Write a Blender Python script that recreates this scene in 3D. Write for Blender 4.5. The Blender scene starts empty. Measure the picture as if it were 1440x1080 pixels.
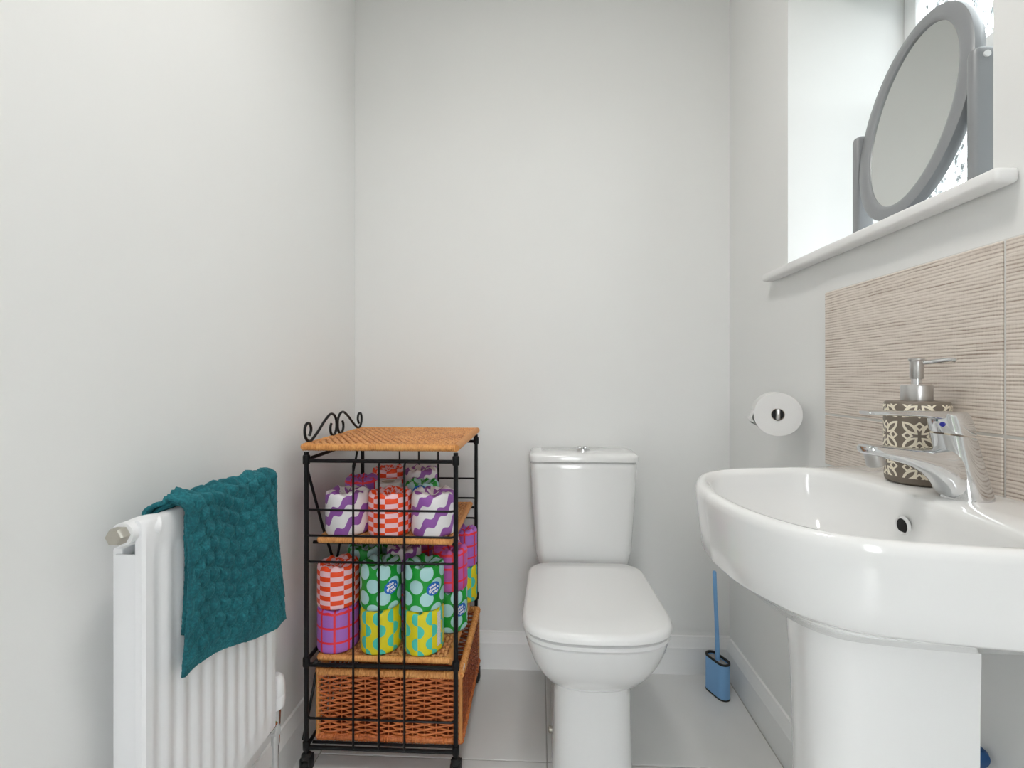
import bpy, bmesh, math, random
from mathutils import Vector, Matrix
R_ = math.radians
random.seed(7)
sc = bpy.context.scene
C = sc.collection

# ---------------------------------------------------------------- camera
F, CX, CY, YAW, CAMH = 660.0, 728.0, 531.0, 2.6, 1.04
cam = bpy.data.objects.new('camera', bpy.data.cameras.new('camera')); C.objects.link(cam)
cam.data.sensor_fit = 'HORIZONTAL'; cam.data.sensor_width = 36.0
cam.data.lens = 36.0 * F / 1440.0
cam.data.shift_x = (720 - CX) / 1440.0
cam.data.shift_y = (CY - 540) / 1440.0
cam.data.clip_start = 0.02
cam.location = (0, 0, CAMH); cam.rotation_euler = (R_(90), 0, R_(YAW))
sc.camera = cam

# ---------------------------------------------------------------- world, light, exposure
w = bpy.data.worlds.new('overcast_sky'); sc.world = w; w.use_nodes = True
wt = w.node_tree; bg = wt.nodes['Background']
tc = wt.nodes.new('ShaderNodeTexCoord'); sp = wt.nodes.new('ShaderNodeSeparateXYZ'); rp_ = wt.nodes.new('ShaderNodeValToRGB')
wt.links.new(tc.outputs['Generated'], sp.inputs[0]); ma = wt.nodes.new('ShaderNodeMath'); ma.operation = 'MULTIPLY_ADD'; ma.inputs[1].default_value = .5; ma.inputs[2].default_value = .5
wt.links.new(sp.outputs[2], ma.inputs[0]); wt.links.new(ma.outputs[0], rp_.inputs[0]); wt.links.new(rp_.outputs[0], bg.inputs[0])
e_ = rp_.color_ramp.elements
e_[0].position = .485; e_[0].color = (.06, .065, .055, 1); e_[1].position = .515; e_[1].color = (.95, .975, 1.0, 1)     # overcast sky over dull ground
bg.inputs[1].default_value = 8.0
vs = sc.view_settings
vs.view_transform = 'Standard'; vs.look = 'None'; vs.gamma = 1.0; vs.use_curve_mapping = False
vs.exposure = 0.33
sc.cycles.use_denoising = True
sc.cycles.max_bounces = 10; sc.cycles.diffuse_bounces = 6; sc.cycles.glossy_bounces = 5
sc.cycles.transparent_max_bounces = 12
sc.cycles.sample_clamp_indirect = 6.0

def area(name, loc, rot, sx, sy, power, col):
    l = bpy.data.lights.new(name, 'AREA'); l.shape = 'RECTANGLE'; l.size = sx; l.size_y = sy
    l.energy = power; l.color = col
    o = bpy.data.objects.new(name, l); C.objects.link(o); o.location = loc; o.rotation_euler = rot
    return o

pt = area('window_portal', (.99, 1.01, 1.72), (0, R_(90), 0), .80, .58, 1, (1, 1, 1)); pt.data.cycles.is_portal = True   # sampling guide for the sky in the window, gives no light

# ---------------------------------------------------------------- helpers
def wloc(p):
    v = Vector((0, 0, 0))
    while p is not None:
        v += p.location; p = p.parent
    return v

def obj(name, bm, m, parent=None, loc=None, smooth=35, local=False):
    """bm is in world coordinates (unless local) and is moved into the frame of its parent / own location"""
    me = bpy.data.meshes.new(name)
    base = wloc(parent) if parent is not None else Vector((0, 0, 0))
    if loc is not None: base = base * 0 + Vector(loc) if parent is None else base
    if not local: bmesh.ops.translate(bm, verts=bm.verts, vec=-base)
    bmesh.ops.recalc_face_normals(bm, faces=bm.faces)
    bm.to_mesh(me); bm.free()
    if smooth:
        me.shade_smooth(); me.set_sharp_from_angle(angle=R_(smooth))
    if m is not None: me.materials.append(m)
    o = bpy.data.objects.new(name, me); C.objects.link(o)
    if parent is not None: o.parent = parent
    elif loc is not None: o.location = loc
    return o

def thing(name, label, cat, loc=(0, 0, 0), group=None):
    o = bpy.data.objects.new(name, None); C.objects.link(o); o.location = loc
    o.empty_display_size = 0.05
    return tag(o, label, cat, group)

def tag(o, label, cat, group=None):
    o['label'] = label; o['category'] = cat
    if group: o['group'] = group
    return o

def struct(o):
    o['kind'] = 'structure'; return o

def box(x0, x1, y0, y1, z0, z1, bev=0.0, seg=2, bm=None):
    b = bmesh.new()
    bmesh.ops.create_cube(b, size=1)
    for v in b.verts:
        v.co = Vector((x0 + (v.co.x + .5) * (x1 - x0), y0 + (v.co.y + .5) * (y1 - y0), z0 + (v.co.z + .5) * (z1 - z0)))
    if bev > 0:
        bmesh.ops.bevel(b, geom=b.edges[:], offset=bev, segments=seg, profile=0.5, affect='EDGES')
    return merge(bm, b)

def merge(bm, b):
    if bm is None: return b
    me = bpy.data.meshes.new('tmp'); b.to_mesh(me); b.free(); bm.from_mesh(me); bpy.data.meshes.remove(me)
    return bm

def loft(rings, cap0=True, cap1=True, closed=True, bm=None, uv=None):
    b = bmesh.new()
    vr = [[b.verts.new(p) for p in r] for r in rings]
    n = len(rings[0])
    for i in range(len(rings) - 1):
        for j in range(n if closed else n - 1):
            k = (j + 1) % n
            b.faces.new((vr[i][j], vr[i][k], vr[i + 1][k], vr[i + 1][j]))
    if closed and cap0: b.faces.new(vr[0][::-1])
    if closed and cap1: b.faces.new(vr[-1])
    return merge(bm, b)

def lathe(prof, c=(0, 0, 0), n=32, bm=None, cap0=True, cap1=True, axis='z'):
    rings = []
    for r, z in prof:
        ring = []
        for k in range(n):
            a = 2 * math.pi * k / n
            p = (r * math.cos(a), r * math.sin(a), z)
            if axis == 'y': p = (p[0], p[2], p[1])
            if axis == 'x': p = (p[2], p[0], p[1])
            ring.append((c[0] + p[0], c[1] + p[1], c[2] + p[2]))
        rings.append(ring)
    return loft(rings, cap0, cap1, bm=bm)

def smooth_path(pts, sub=6):
    out = []
    P = [Vector(p) for p in pts]
    P = [P[0] * 2 - P[1]] + P + [P[-1] * 2 - P[-2]]
    for i in range(1, len(P) - 2):
        a, b_, c_, d = P[i - 1:i + 3]
        for k in range(sub):
            t = k / sub
            out.append(0.5 * ((2 * b_) + (c_ - a) * t + (2 * a - 5 * b_ + 4 * c_ - d) * t * t + (-a + 3 * b_ - 3 * c_ + d) * t ** 3))
    out.append(P[-2]); return out

def tube(pts, r, n=8, bm=None):
    P = [Vector(p) for p in pts]
    rs = r if isinstance(r, (list, tuple)) else [r] * len(P)
    rings = []; up = None
    for i, p in enumerate(P):
        d = (P[min(i + 1, len(P) - 1)] - P[max(i - 1, 0)]).normalized()
        if up is None:
            up = Vector((0, 0, 1)) if abs(d.z) < .9 else Vector((1, 0, 0))
        s = d.cross(up).normalized(); up = s.cross(d).normalized()
        rings.append([p + rs[i] * (math.cos(2 * math.pi * k / n) * s + math.sin(2 * math.pi * k / n) * up) for k in range(n)])
    return loft(rings, bm=bm)

def rrect(x0, x1, y0, y1, r, z, n=6):
    """rounded rectangle ring"""
    pts = []
    for cx, cy, a0 in ((x1 - r, y1 - r, 0), (x0 + r, y1 - r, 90), (x0 + r, y0 + r, 180), (x1 - r, y0 + r, 270)):
        for k in range(n + 1):
            a = R_(a0 + 90 * k / n); pts.append((cx + r * math.cos(a), cy + r * math.sin(a), z))
    return pts

def polar(poly, c, n):
    """radii of a closed polygon seen from c at n even angles"""
    out = []
    m = len(poly)
    for k in range(n):
        a = 2 * math.pi * k / n; dx, dy = math.cos(a), math.sin(a); best = 0
        for i in range(m):
            ax, ay = poly[i][0] - c[0], poly[i][1] - c[1]; bx, by = poly[(i + 1) % m][0] - c[0], poly[(i + 1) % m][1] - c[1]
            ex, ey = bx - ax, by - ay; den = dx * ey - dy * ex
            if abs(den) < 1e-12: continue
            t = (ax * ey - ay * ex) / den; u = (ax * dy - ay * dx) / den
            if t > 0 and -1e-6 <= u <= 1 + 1e-6: best = max(best, t)
        out.append(best)
    return out

def pring(rad, c, z, s=1.0, inset=0.0):
    n = len(rad)
    return [(c[0] + (r * s - inset) * math.cos(2 * math.pi * k / n), c[1] + (r * s - inset) * math.sin(2 * math.pi * k / n), z) for k, r in enumerate(rad)]

# ---------------------------------------------------------------- materials
class NT:
    def __init__(s, name):
        s.m = bpy.data.materials.new(name); s.m.use_nodes = True
        s.t = s.m.node_tree; s.b = s.t.nodes['Principled BSDF']; s.out = s.t.nodes['Material Output']
    def node(s, kind, **kw):
        n = s.t.nodes.new(kind)
        for k, v in kw.items(): setattr(n, k, v)
        return n
    def link(s, a, b): s.t.links.new(a, b)
    def put(s, sock, v):
        if isinstance(v, bpy.types.NodeSocket): s.link(v, sock)
        else: sock.default_value = v
    def math(s, op, a, b=0.0, c=0.0):
        n = s.node('ShaderNodeMath', operation=op)
        s.put(n.inputs[0], a); s.put(n.inputs[1], b); s.put(n.inputs[2], c)
        return n.outputs[0]
    def mix(s, f, a, b):
        n = s.node('ShaderNodeMix', data_type='RGBA')
        s.put(n.inputs[0], f); s.put(n.inputs[6], a); s.put(n.inputs[7], b)
        return n.outputs[2]
    def uv(s):
        n = s.node('ShaderNodeUVMap'); x = s.node('ShaderNodeSeparateXYZ'); s.link(n.outputs[0], x.inputs[0])
        return x.outputs[0], x.outputs[1]
    def oc(s, scale=(1, 1, 1)):
        n = s.node('ShaderNodeTexCoord'); mp = s.node('ShaderNodeMapping'); mp.inputs['Scale'].default_value = scale
        s.link(n.outputs['Object'], mp.inputs[0]); return mp.outputs[0]
    def noise(s, vec, scale, detail=3.0):
        n = s.node('ShaderNodeTexNoise'); s.link(vec, n.inputs['Vector']); n.inputs['Scale'].default_value = scale
        n.inputs['Detail'].default_value = detail; return n.outputs[0]
    def bump(s, h, strength=.3, dist=.002):
        n = s.node('ShaderNodeBump'); s.put(n.inputs['Height'], h); n.inputs['Strength'].default_value = strength
        n.inputs['Distance'].default_value = dist; s.link(n.outputs[0], s.b.inputs['Normal'])
    def ramp(s, f, stops):
        n = s.node('ShaderNodeValToRGB'); s.put(n.inputs[0], f)
        e = n.color_ramp.elements
        while len(e) < len(stops): e.new(.5)
        for k, (p, c) in enumerate(stops): e[k].position = p; e[k].color = c
        return n.outputs[0]

def col(r, g, b):
    """sRGB 0-255 to linear"""
    f = lambda v: (v / 255 / 12.92) if v / 255 <= .04045 else ((v / 255 + .055) / 1.055) ** 2.4
    return (f(r), f(g), f(b), 1)

def plain(name, c, rough=.5, metal=0.0, noise=.02, nscale=6, coat=0.0, bump=0.0, bscale=80, spec=None):
    n = NT(name)
    f = n.noise(n.oc(), nscale)
    lo = tuple(max(0, v * (1 - noise)) for v in c[:3]) + (1,); hi = tuple(min(1, v * (1 + noise)) for v in c[:3]) + (1,)
    n.put(n.b.inputs['Base Color'], n.mix(f, lo, hi))
    n.b.inputs['Roughness'].default_value = rough; n.b.inputs['Metallic'].default_value = metal
    n.b.inputs['Coat Weight'].default_value = coat; n.b.inputs['Coat Roughness'].default_value = .05
    if spec is not None: n.b.inputs['Specular IOR Level'].default_value = spec
    if bump: n.bump(n.noise(n.oc(), bscale, 4), bump, .001)
    return n.m

M = {}
M['wall'] = plain('wall_paint', (.80, .805, .795, 1), .85, noise=.012, nscale=3, bump=.08, bscale=220)
M['ceiling'] = plain('ceiling_paint', (.85, .85, .845, 1), .9)
M['trim'] = plain('satin_white_trim', (.82, .825, .82, 1), .4)
M['sill'] = plain('gloss_white_sill', (.84, .84, .835, 1), .3)
M['upvc'] = plain('white_upvc', (.86, .87, .87, 1), .3)
M['floor'] = plain('grey_porcelain_tile', (.70, .70, .69, 1), .42, noise=.05, nscale=5)
M['grout'] = plain('light_grout', (.72, .715, .69, 1), .9)
M['floor_grout'] = plain('floor_grout', (.42, .41, .39, 1), .9)
M['ceramic'] = plain('white_vitreous_china', (.82, .825, .82, 1), .12, noise=.004, coat=.5)
M['seat'] = plain('white_seat_plastic', (.84, .845, .84, 1), .25, noise=.004)
M['chrome'] = plain('chrome', (.72, .73, .74, 1), .07, 1.0, noise=.02)
M['brushed'] = plain('brushed_steel', (.55, .54, .53, 1), .3, 1.0)
M['nickel'] = plain('satin_nickel', (.55, .52, .46, 1), .28, 1.0)
M['rad'] = plain('radiator_enamel', (.84, .845, .86, 1), .3, noise=.006)
M['black'] = plain('black_coated_wire', (.005, .005, .006, 1), .4, spec=.25)
M['rubber'] = plain('black_rubber', (.01, .01, .01, 1), .6)
M['grey_plastic'] = plain('grey_plastic', (.27, .28, .29, 1), .35, noise=.01)
M['dark'] = plain('painted_hole_shade', (.004, .004, .004, 1), .8)
M['blue_plastic'] = plain('sky_blue_plastic', col(126, 178, 228), .45)
M['navy_plastic'] = plain('navy_plastic', col(8, 62, 112), .4)
M['paper'] = plain('white_tissue', (.78, .78, .775, 1), .95, bump=.3, bscale=300)
M['card'] = plain('cardboard_tube', (.42, .36, .28, 1), .9)
M['caramel'] = plain('bare_cane', col(205, 140, 76), .55, noise=.2, nscale=40)

n = NT('mirror_glass'); n.b.inputs['Base Color'].default_value = (.80, .82, .81, 1); n.b.inputs['Metallic'].default_value = 1; n.b.inputs['Roughness'].default_value = .015
n.put(n.b.inputs['Base Color'], n.mix(n.noise(n.oc(), 3), (.79, .81, .80, 1), (.81, .83, .82, 1))); M['mirror'] = n.m

# obscure (hammered) window glass: part see-through, part scattering, with a raised pattern
n = NT('obscure_glass')
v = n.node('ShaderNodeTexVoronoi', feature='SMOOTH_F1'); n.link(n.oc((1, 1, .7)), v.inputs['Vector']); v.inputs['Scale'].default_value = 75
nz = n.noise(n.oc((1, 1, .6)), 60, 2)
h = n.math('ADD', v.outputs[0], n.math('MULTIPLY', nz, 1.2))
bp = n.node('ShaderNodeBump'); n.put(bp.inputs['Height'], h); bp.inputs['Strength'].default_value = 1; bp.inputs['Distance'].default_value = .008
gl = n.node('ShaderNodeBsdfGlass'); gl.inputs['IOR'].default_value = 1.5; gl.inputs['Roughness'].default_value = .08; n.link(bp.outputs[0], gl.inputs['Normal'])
gl.inputs['Color'].default_value = (.34, .36, .36, 1)         # dark refraction in the ridges, painted as a grey glass tint
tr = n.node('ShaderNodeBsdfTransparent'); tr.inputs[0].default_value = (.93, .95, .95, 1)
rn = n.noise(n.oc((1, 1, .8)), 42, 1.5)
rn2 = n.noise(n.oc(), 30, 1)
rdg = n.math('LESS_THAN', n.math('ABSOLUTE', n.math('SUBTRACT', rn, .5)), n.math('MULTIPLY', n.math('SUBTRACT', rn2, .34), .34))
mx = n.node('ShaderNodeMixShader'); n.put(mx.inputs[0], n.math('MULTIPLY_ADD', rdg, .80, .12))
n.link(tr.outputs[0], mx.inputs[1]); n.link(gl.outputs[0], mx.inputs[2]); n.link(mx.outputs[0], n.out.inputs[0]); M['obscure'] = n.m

# linen-look ceramic tile: fine horizontal threads
n = NT('linen_tile')
o1 = n.noise(n.oc((1, 1, 1)), 18, 3)
g = n.node('ShaderNodeNewGeometry'); sx = n.node('ShaderNodeSeparateXYZ'); n.link(g.outputs['Position'], sx.inputs[0])
wob = n.node('ShaderNodeTexNoise'); mp = n.node('ShaderNodeMapping'); mp.inputs['Scale'].default_value = (1, 5, 14); n.link(g.outputs['Position'], mp.inputs[0]); n.link(mp.outputs[0], wob.inputs['Vector']); wob.inputs['Scale'].default_value = 4.0
ph = n.math('ADD', n.math('MULTIPLY', sx.outputs[2], 2 * math.pi / .0056), n.math('MULTIPLY', wob.outputs[0], 4.5))
st = n.math('MULTIPLY_ADD', n.math('SINE', ph), .5, .5)
mp2 = n.node('ShaderNodeMapping'); mp2.inputs['Scale'].default_value = (1, 1.2, 26); n.link(g.outputs['Position'], mp2.inputs[0])
s2 = n.noise(mp2.outputs[0], 10, 4)
mp3 = n.node('ShaderNodeMapping'); mp3.inputs['Scale'].default_value = (1, 1, .12); n.link(g.outputs['Position'], mp3.inputs[0])
s3 = n.noise(mp3.outputs[0], 420, 2)
f = n.math('ADD', n.math('MULTIPLY', n.math('POWER', st, 1.6), .55), n.math('MULTIPLY', n.math('SUBTRACT', s2, .5), 1.5))
f = n.math('ADD', f, n.math('MULTIPLY', n.math('SUBTRACT', s3, .5), .35))
n.put(n.b.inputs['Base Color'], n.ramp(f, [(0.0, col(226, 216, 206)), (.38, col(210, 198, 187)), (.8, col(158, 140, 126)), (1, col(136, 118, 105))]))
n.b.inputs['Roughness'].default_value = .5
n.bump(n.math('SUBTRACT', 1.0, f), .35, .0015); M['linen'] = n.m

# cane / wicker: colour by strand noise; the weave itself is geometry
def wicker(name, a, b, c_, sc_=(30, 30, 160)):
    n = NT(name)
    f = n.math('ADD', n.math('MULTIPLY', n.noise(n.oc(sc_), 3, 3), .7), n.math('MULTIPLY', n.noise(n.oc(), 14, 3), .3))
    n.put(n.b.inputs['Base Color'], n.ramp(f, [(.3, a), (.5, b), (.72, c_)]))
    n.b.inputs['Roughness'].default_value = .5
    n.bump(n.noise(n.oc(sc_), 6, 3), .3, .001)
    return n.m
M['cane_top'] = wicker('pale_woven_cane', col(150, 84, 44), col(212, 146, 88), col(238, 184, 122), (70, 25, 60))
M['cane_rim'] = wicker('cane_wrapped_edge', col(182, 112, 52), col(222, 154, 86), col(240, 184, 112), (120, 60, 30))
M['cane_basket'] = wicker('brown_wicker', col(142, 64, 26), col(198, 108, 54), col(222, 142, 80))
M['cane_side'] = wicker('dark_wicker', col(120, 50, 20), col(170, 82, 38), col(196, 108, 56))

# teal towel
n = NT('teal_terry')
f = n.noise(n.oc(), 260, 3); f2 = n.noise(n.oc(), 22, 3)
fm = n.math('ADD', n.math('MULTIPLY', f, .6), n.math('MULTIPLY', f2, .4))
n.put(n.b.inputs['Base Color'], n.ramp(fm, [(.3, col(8, 66, 76)), (.5, col(18, 94, 104)), (.72, col(38, 126, 136))]))
n.b.inputs['Roughness'].default_value = .95; n.b.inputs['Sheen Weight'].default_value = .35; n.b.inputs['Sheen Roughness'].default_value = .5
n.b.inputs['Sheen Tint'].default_value = col(80, 170, 180)
n.bump(f, .6, .003); M['towel'] = n.m

# printed wrappers (flat print on the paper of each roll), u along the girth and v up, in metres
def wrap_mat(name, fn):
    n = NT(name); u, v = n.uv()
    n.put(n.b.inputs['Base Color'], fn(n, u, v))
    n.b.inputs['Roughness'].default_value = .45
    n.bump(n.noise(n.oc(), 60, 3), .25, .003)
    return n.m
PURPLE, WHITE_ = col(150, 88, 172), col(238, 236, 238)
def f_wave(n, u, v):
    s = n.math('SINE', n.math('MULTIPLY', n.math('ADD', u, n.math('MULTIPLY', v, .25)), 2 * math.pi / .042))
    k = n.math('ADD', n.math('SUBTRACT', v, n.math('MULTIPLY', u, .80)), n.math('MULTIPLY', s, .0075))
    fr = n.math('FRACT', n.math('ADD', n.math('DIVIDE', k, .066), 50.0))
    return n.mix(n.math('LESS_THAN', fr, .42), WHITE_, PURPLE)
def f_check(n, u, v):
    a = n.math('FLOOR', n.math('ADD', n.math('DIVIDE', u, .0345), 100.0)); b = n.math('FLOOR', n.math('ADD', n.math('DIVIDE', v, .0125), 100.0))
    p = n.math('MODULO', n.math('ADD', a, b), 2.0)
    return n.mix(n.math('GREATER_THAN', p, .5), col(252, 206, 214), col(252, 78, 24))
def plaid_of(base):
    def f(n, u, v):
        a = n.math('FRACT', n.math('ADD', n.math('DIVIDE', u, .0375), 50.0)); b = n.math('FRACT', n.math('ADD', n.math('DIVIDE', v, .0375), 50.3))
        l = n.math('MAXIMUM', n.math('LESS_THAN', a, .16), n.math('LESS_THAN', b, .16))
        return n.mix(l, base, col(240, 48, 62))
    return f
def f_dots(n, u, v):
    du, dv = .0577, .066
    def d(ou, ov):
        a = n.math('SUBTRACT', n.math('FRACT', n.math('ADD', n.math('DIVIDE', u, du), 50.5 + ou)), .5)
        b = n.math('SUBTRACT', n.math('FRACT', n.math('ADD', n.math('DIVIDE', v, dv), 50.5 + ov)), .5)
        a = n.math('MULTIPLY', a, du); b = n.math('MULTIPLY', b, dv)
        return n.math('SQRT', n.math('ADD', n.math('MULTIPLY', a, a), n.math('MULTIPLY', b, b)))
    m = n.math('MINIMUM', d(0, 0), d(.5, .5))
    return n.mix(n.math('LESS_THAN', m, .0185), col(10, 156, 48), col(176, 222, 222))
def f_half(n, u, v):
    w_, p_ = .0384, .064
    uu = n.math('ADD', n.math('DIVIDE', u, w_), 50.0)
    cell = n.math('FLOOR', n.math('ADD', uu, .5)); du = n.math('MULTIPLY', n.math('SUBTRACT', uu, cell), w_)   # distance to the nearest column line
    right = n.math('GREATER_THAN', du, 0.0)
    vv = n.math('ADD', n.math('ADD', n.math('DIVIDE', v, p_), 50.0), n.math('MULTIPLY', right, .5))
    dv = n.math('MULTIPLY', n.math('SUBTRACT', n.math('FRACT', vv), .5), p_)
    r = n.math('SQRT', n.math('ADD', n.math('MULTIPLY', n.math('MULTIPLY', du, du), .95), n.math('MULTIPLY', dv, dv)))
    return n.mix(n.math('LESS_THAN', r, .0168), col(226, 212, 22), col(70, 200, 182))
WR = {'wave': wrap_mat('purple_wave_print', f_wave), 'check': wrap_mat('orange_check_print', f_check),
      'plaid': wrap_mat('lilac_plaid_print', plaid_of(col(172, 108, 200))), 'magenta': wrap_mat('magenta_plaid_print', plaid_of(col(190, 92, 172))),
      'dots': wrap_mat('green_dot_print', f_dots), 'half': wrap_mat('yellow_teal_print', f_half)}
M['badge'] = plain('blue_badge_print', col(22, 104, 196), .45)
M['ink'] = plain('white_ink', (.9, .9, .9, 1), .5)
n = NT('small_print_label'); u, v = n.uv()
f = n.math('GREATER_THAN', n.math('MULTIPLY', n.noise(n.oc((1, 1, 1)), 700, 1), n.math('MULTIPLY_ADD', n.math('SINE', n.math('MULTIPLY', v, 2500)), .5, .5)), .3)
n.put(n.b.inputs['Base Color'], n.mix(f, (.85, .85, .85, 1), (.45, .47, .5, 1))); n.b.inputs['Roughness'].default_value = .5; M['small_print'] = n.m

# soap bottle print: overlapping circles -> four-petal flowers, cream outlines on taupe
n = NT('petal_print'); u, v = n.uv()
cs = .050
def cellc(off):
    a = n.math('SUBTRACT', n.math('FRACT', n.math('ADD', n.math('DIVIDE', u, cs), 20.0 + off)), .5)
    b = n.math('SUBTRACT', n.math('FRACT', n.math('ADD', n.math('DIVIDE', v, cs), 20.0 + off)), .5)
    return a, b
def petals(a, b):
    # petals run along the two diagonals from the cell centre
    p = n.math('MULTIPLY', n.math('ADD', a, b), .7071); q = n.math('MULTIPLY', n.math('SUBTRACT', a, b), .7071)
    def one(x, y):
        ax = n.math('ABSOLUTE', x); t = n.math('DIVIDE', n.math('SUBTRACT', ax, .34), .28)
        half = n.math('MULTIPLY', n.math('SUBTRACT', 1.0, n.math('MULTIPLY', t, t)), .135)
        return n.math('SUBTRACT', half, n.math('ABSOLUTE', y))
    return n.math('MAXIMUM', one(p, q), one(q, p))
a, b = cellc(0.0)
d1 = petals(a, b)
# a small diamond on each side of the cell
a2, b2 = n.math('ABSOLUTE', a), n.math('ABSOLUTE', b)
dia = n.math('SUBTRACT', .15, n.math('ADD', n.math('ABSOLUTE', n.math('SUBTRACT', n.math('MAXIMUM', a2, b2), .30)), n.math('MINIMUM', a2, b2)))
d2 = n.math('MAXIMUM', d1, dia)
edge = n.math('MULTIPLY', n.math('GREATER_THAN', d2, 0.0), n.math('LESS_THAN', d2, .075))
band = n.math('MULTIPLY', n.math('GREATER_THAN', v, .008), n.math('LESS_THAN', v, .124))
n.put(n.b.inputs['Base Color'], n.mix(n.math('MULTIPLY', edge, band), col(116, 106, 94), col(236, 228, 208)))
n.b.inputs['Roughness'].default_value = .45; n.bump(edge, .35, .0012); M['petal'] = n.m

# ================================================================= THE ROOM
XL, XR, YB, YF, ZC = -.671, .670, 1.684, -.95, 2.46
WT = .30                                            # depth of the window reveal
HY0, HY1, HZ0, HZ1 = .724, 1.296, 1.325, 2.12      # window opening in the right wall
o = obj('wall_back', box(XL - .1, XR + .1, YB, YB + .1, -.05, ZC), M['wall'], smooth=0); struct(o)
o = obj('wall_left', box(XL - .1, XL, YF - .1, YB, -.05, ZC), M['wall'], smooth=0); struct(o)
bm = box(XR, XR + WT + .06, YF - .1, HY0, -.05, ZC)
box(XR, XR + WT + .06, HY1, YB + .1, -.05, ZC, bm=bm)
box(XR, XR + WT + .06, HY0, HY1, -.05, HZ0, bm=bm)
box(XR, XR + WT + .06, HY0, HY1, HZ1, ZC, bm=bm)
struct(obj('wall_right', bm, M['wall'], smooth=0))
bm = box(XL, .02, YF - .1, YF, -.05, ZC)
box(.32, XR, YF - .1, YF, -.05, ZC, bm=bm); box(.02, .32, YF - .1, YF, 2.02, ZC, bm=bm)  # unseen opening onto the sky, sized to let in front fill light
struct(obj('wall_front', bm, M['wall'], smooth=0))
struct(obj('ceiling', box(XL - .1, XR + .4, YF - .1, YB + .1, ZC, ZC + .08), M['ceiling'], smooth=0))
# floor: screed + grout with each tile on it
fl = struct(obj('floor', box(XL - .1, XR + .1, YF - .1, YB + .1, -.06, -.003), M['floor_grout'], smooth=0))
jx = [XL, -.607, .022, .652, XR]; jy = [YB, 1.272, .862, .452, .042, -.368, -.778, YF - .1]
for i in range(4):
    for j in range(7):
        x0, x1, y1, y0 = jx[i] + .0018, jx[i + 1] - .0018, jy[j] - .0018, jy[j + 1] + .0018
        if x1 - x0 > .006: obj('floor_tile', box(x0, x1, y0, y1, -.006, 0, .0012, 1), M['floor'], fl)
# skirting boards with a moulded top
def skirting(name, a, b, nrm):
    prof = [(0, 0), (.016, 0), (.016, .092), (.0135, .098), (.0125, .108), (.008, .118), (.006, .128), (0, .13)]
    rings = []
    for p in (a, b):
        rings.append([(p[0] + nrm[0] * d, p[1] + nrm[1] * d, z) for d, z in prof])
    return struct(obj(name, loft(rings), M['trim'], smooth=20))
skirting('baseboard_back', (XL, YB), (XR, YB), (0, -1))
skirting('baseboard_left', (XL, YF), (XL, YB - .016), (1, 0))
skirting('baseboard_right', (XR, YF), (XR, YB - .016), (-1, 0))
# window sill with a nose that runs past the opening
struct(obj('trim_1', box(XR - .034, XR - .0005, .684, 1.372, HZ0 - .012, HZ0 + .010, .006, 3), M['sill']))
struct(obj('trim_2', box(XR - .0004, XR + WT - .002, HY0 + .0005, HY1 - .0005, HZ0 + .0005, HZ0 + .010), M['sill'], smooth=0))
SILL = HZ0 + .010
# window: upvc frame, transom, two obscure panes
win = bpy.data.objects.new('window_1', None); C.objects.link(win); win.location = (XR + WT, (HY0 + HY1) / 2, SILL); struct(win)
XW = XR + WT
bm = box(XW, XW + .055, HY0, HY0 + .04, SILL, HZ1, .004); box(XW, XW + .055, HY1 - .04, HY1, SILL, HZ1, .004, bm=bm)
box(XW, XW + .055, HY0, HY1, SILL - .01, SILL + .03, .004, bm=bm); box(XW, XW + .055, HY0, HY1, HZ1 - .04, HZ1, .004, bm=bm)
obj('window_frame', bm, M['upvc'], win)
obj('transom', box(XW + .006, XW + .05, HY0 + .04, HY1 - .04, 1.755, 1.785, .004), M['upvc'], win)
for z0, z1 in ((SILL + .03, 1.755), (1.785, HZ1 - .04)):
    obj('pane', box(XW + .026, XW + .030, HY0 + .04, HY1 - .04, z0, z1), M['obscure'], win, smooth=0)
# bead round the lower pane
bm = box(XW + .012, XW + .026, HY1 - .052, HY1 - .04, SILL + .03, 1.755, .003); box(XW + .012, XW + .026, HY0 + .04, HY0 + .052, SILL + .03, 1.755, .003, bm=bm)
obj('glazing_bead', bm, M['upvc'], win)
# ceiling lamp added as fill light, unseen above the camera's view
lp = thing('ceiling_fill_lamp', 'added round white fill lamp, unseen above the middle of the room', 'lamp', (0.0, .55, ZC))
obj('fill_lamp_base', lathe([(.15, ZC - .02), (.155, ZC - .012), (.155, ZC)], (0, .55, 0), 40), M['upvc'], lp)
n = NT('fill_lamp_diffuser'); n.b.inputs['Emission Color'].default_value = (1, .97, .93, 1); n.b.inputs['Emission Strength'].default_value = 34.0
obj('fill_lamp_diffuser', lathe([(.02, ZC - .045), (.09, ZC - .04), (.135, ZC - .03), (.145, ZC - .02)], (0, .55, 0), 40), n.m, lp)

# ---- splashback: four linen tiles on a grout bed
sb = thing('tile_splashback', 'beige linen-textured ceramic tiles above the washbasin', 'splashback', (XR, .70, .85))
obj('grout_bed', box(XR - .006, XR - .0005, .28, 1.120, .84, 1.238), M['grout'], sb, smooth=0)
for y0, y1 in ((.2815, .6965), (.7015, 1.1175)):
    for z0, z1 in ((.842, .9535), (.9585, 1.2355)):
        obj('tile', box(XR - .009, XR - .005, y0, y1, z0, z1, .001, 1), M['linen'], sb)

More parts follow.
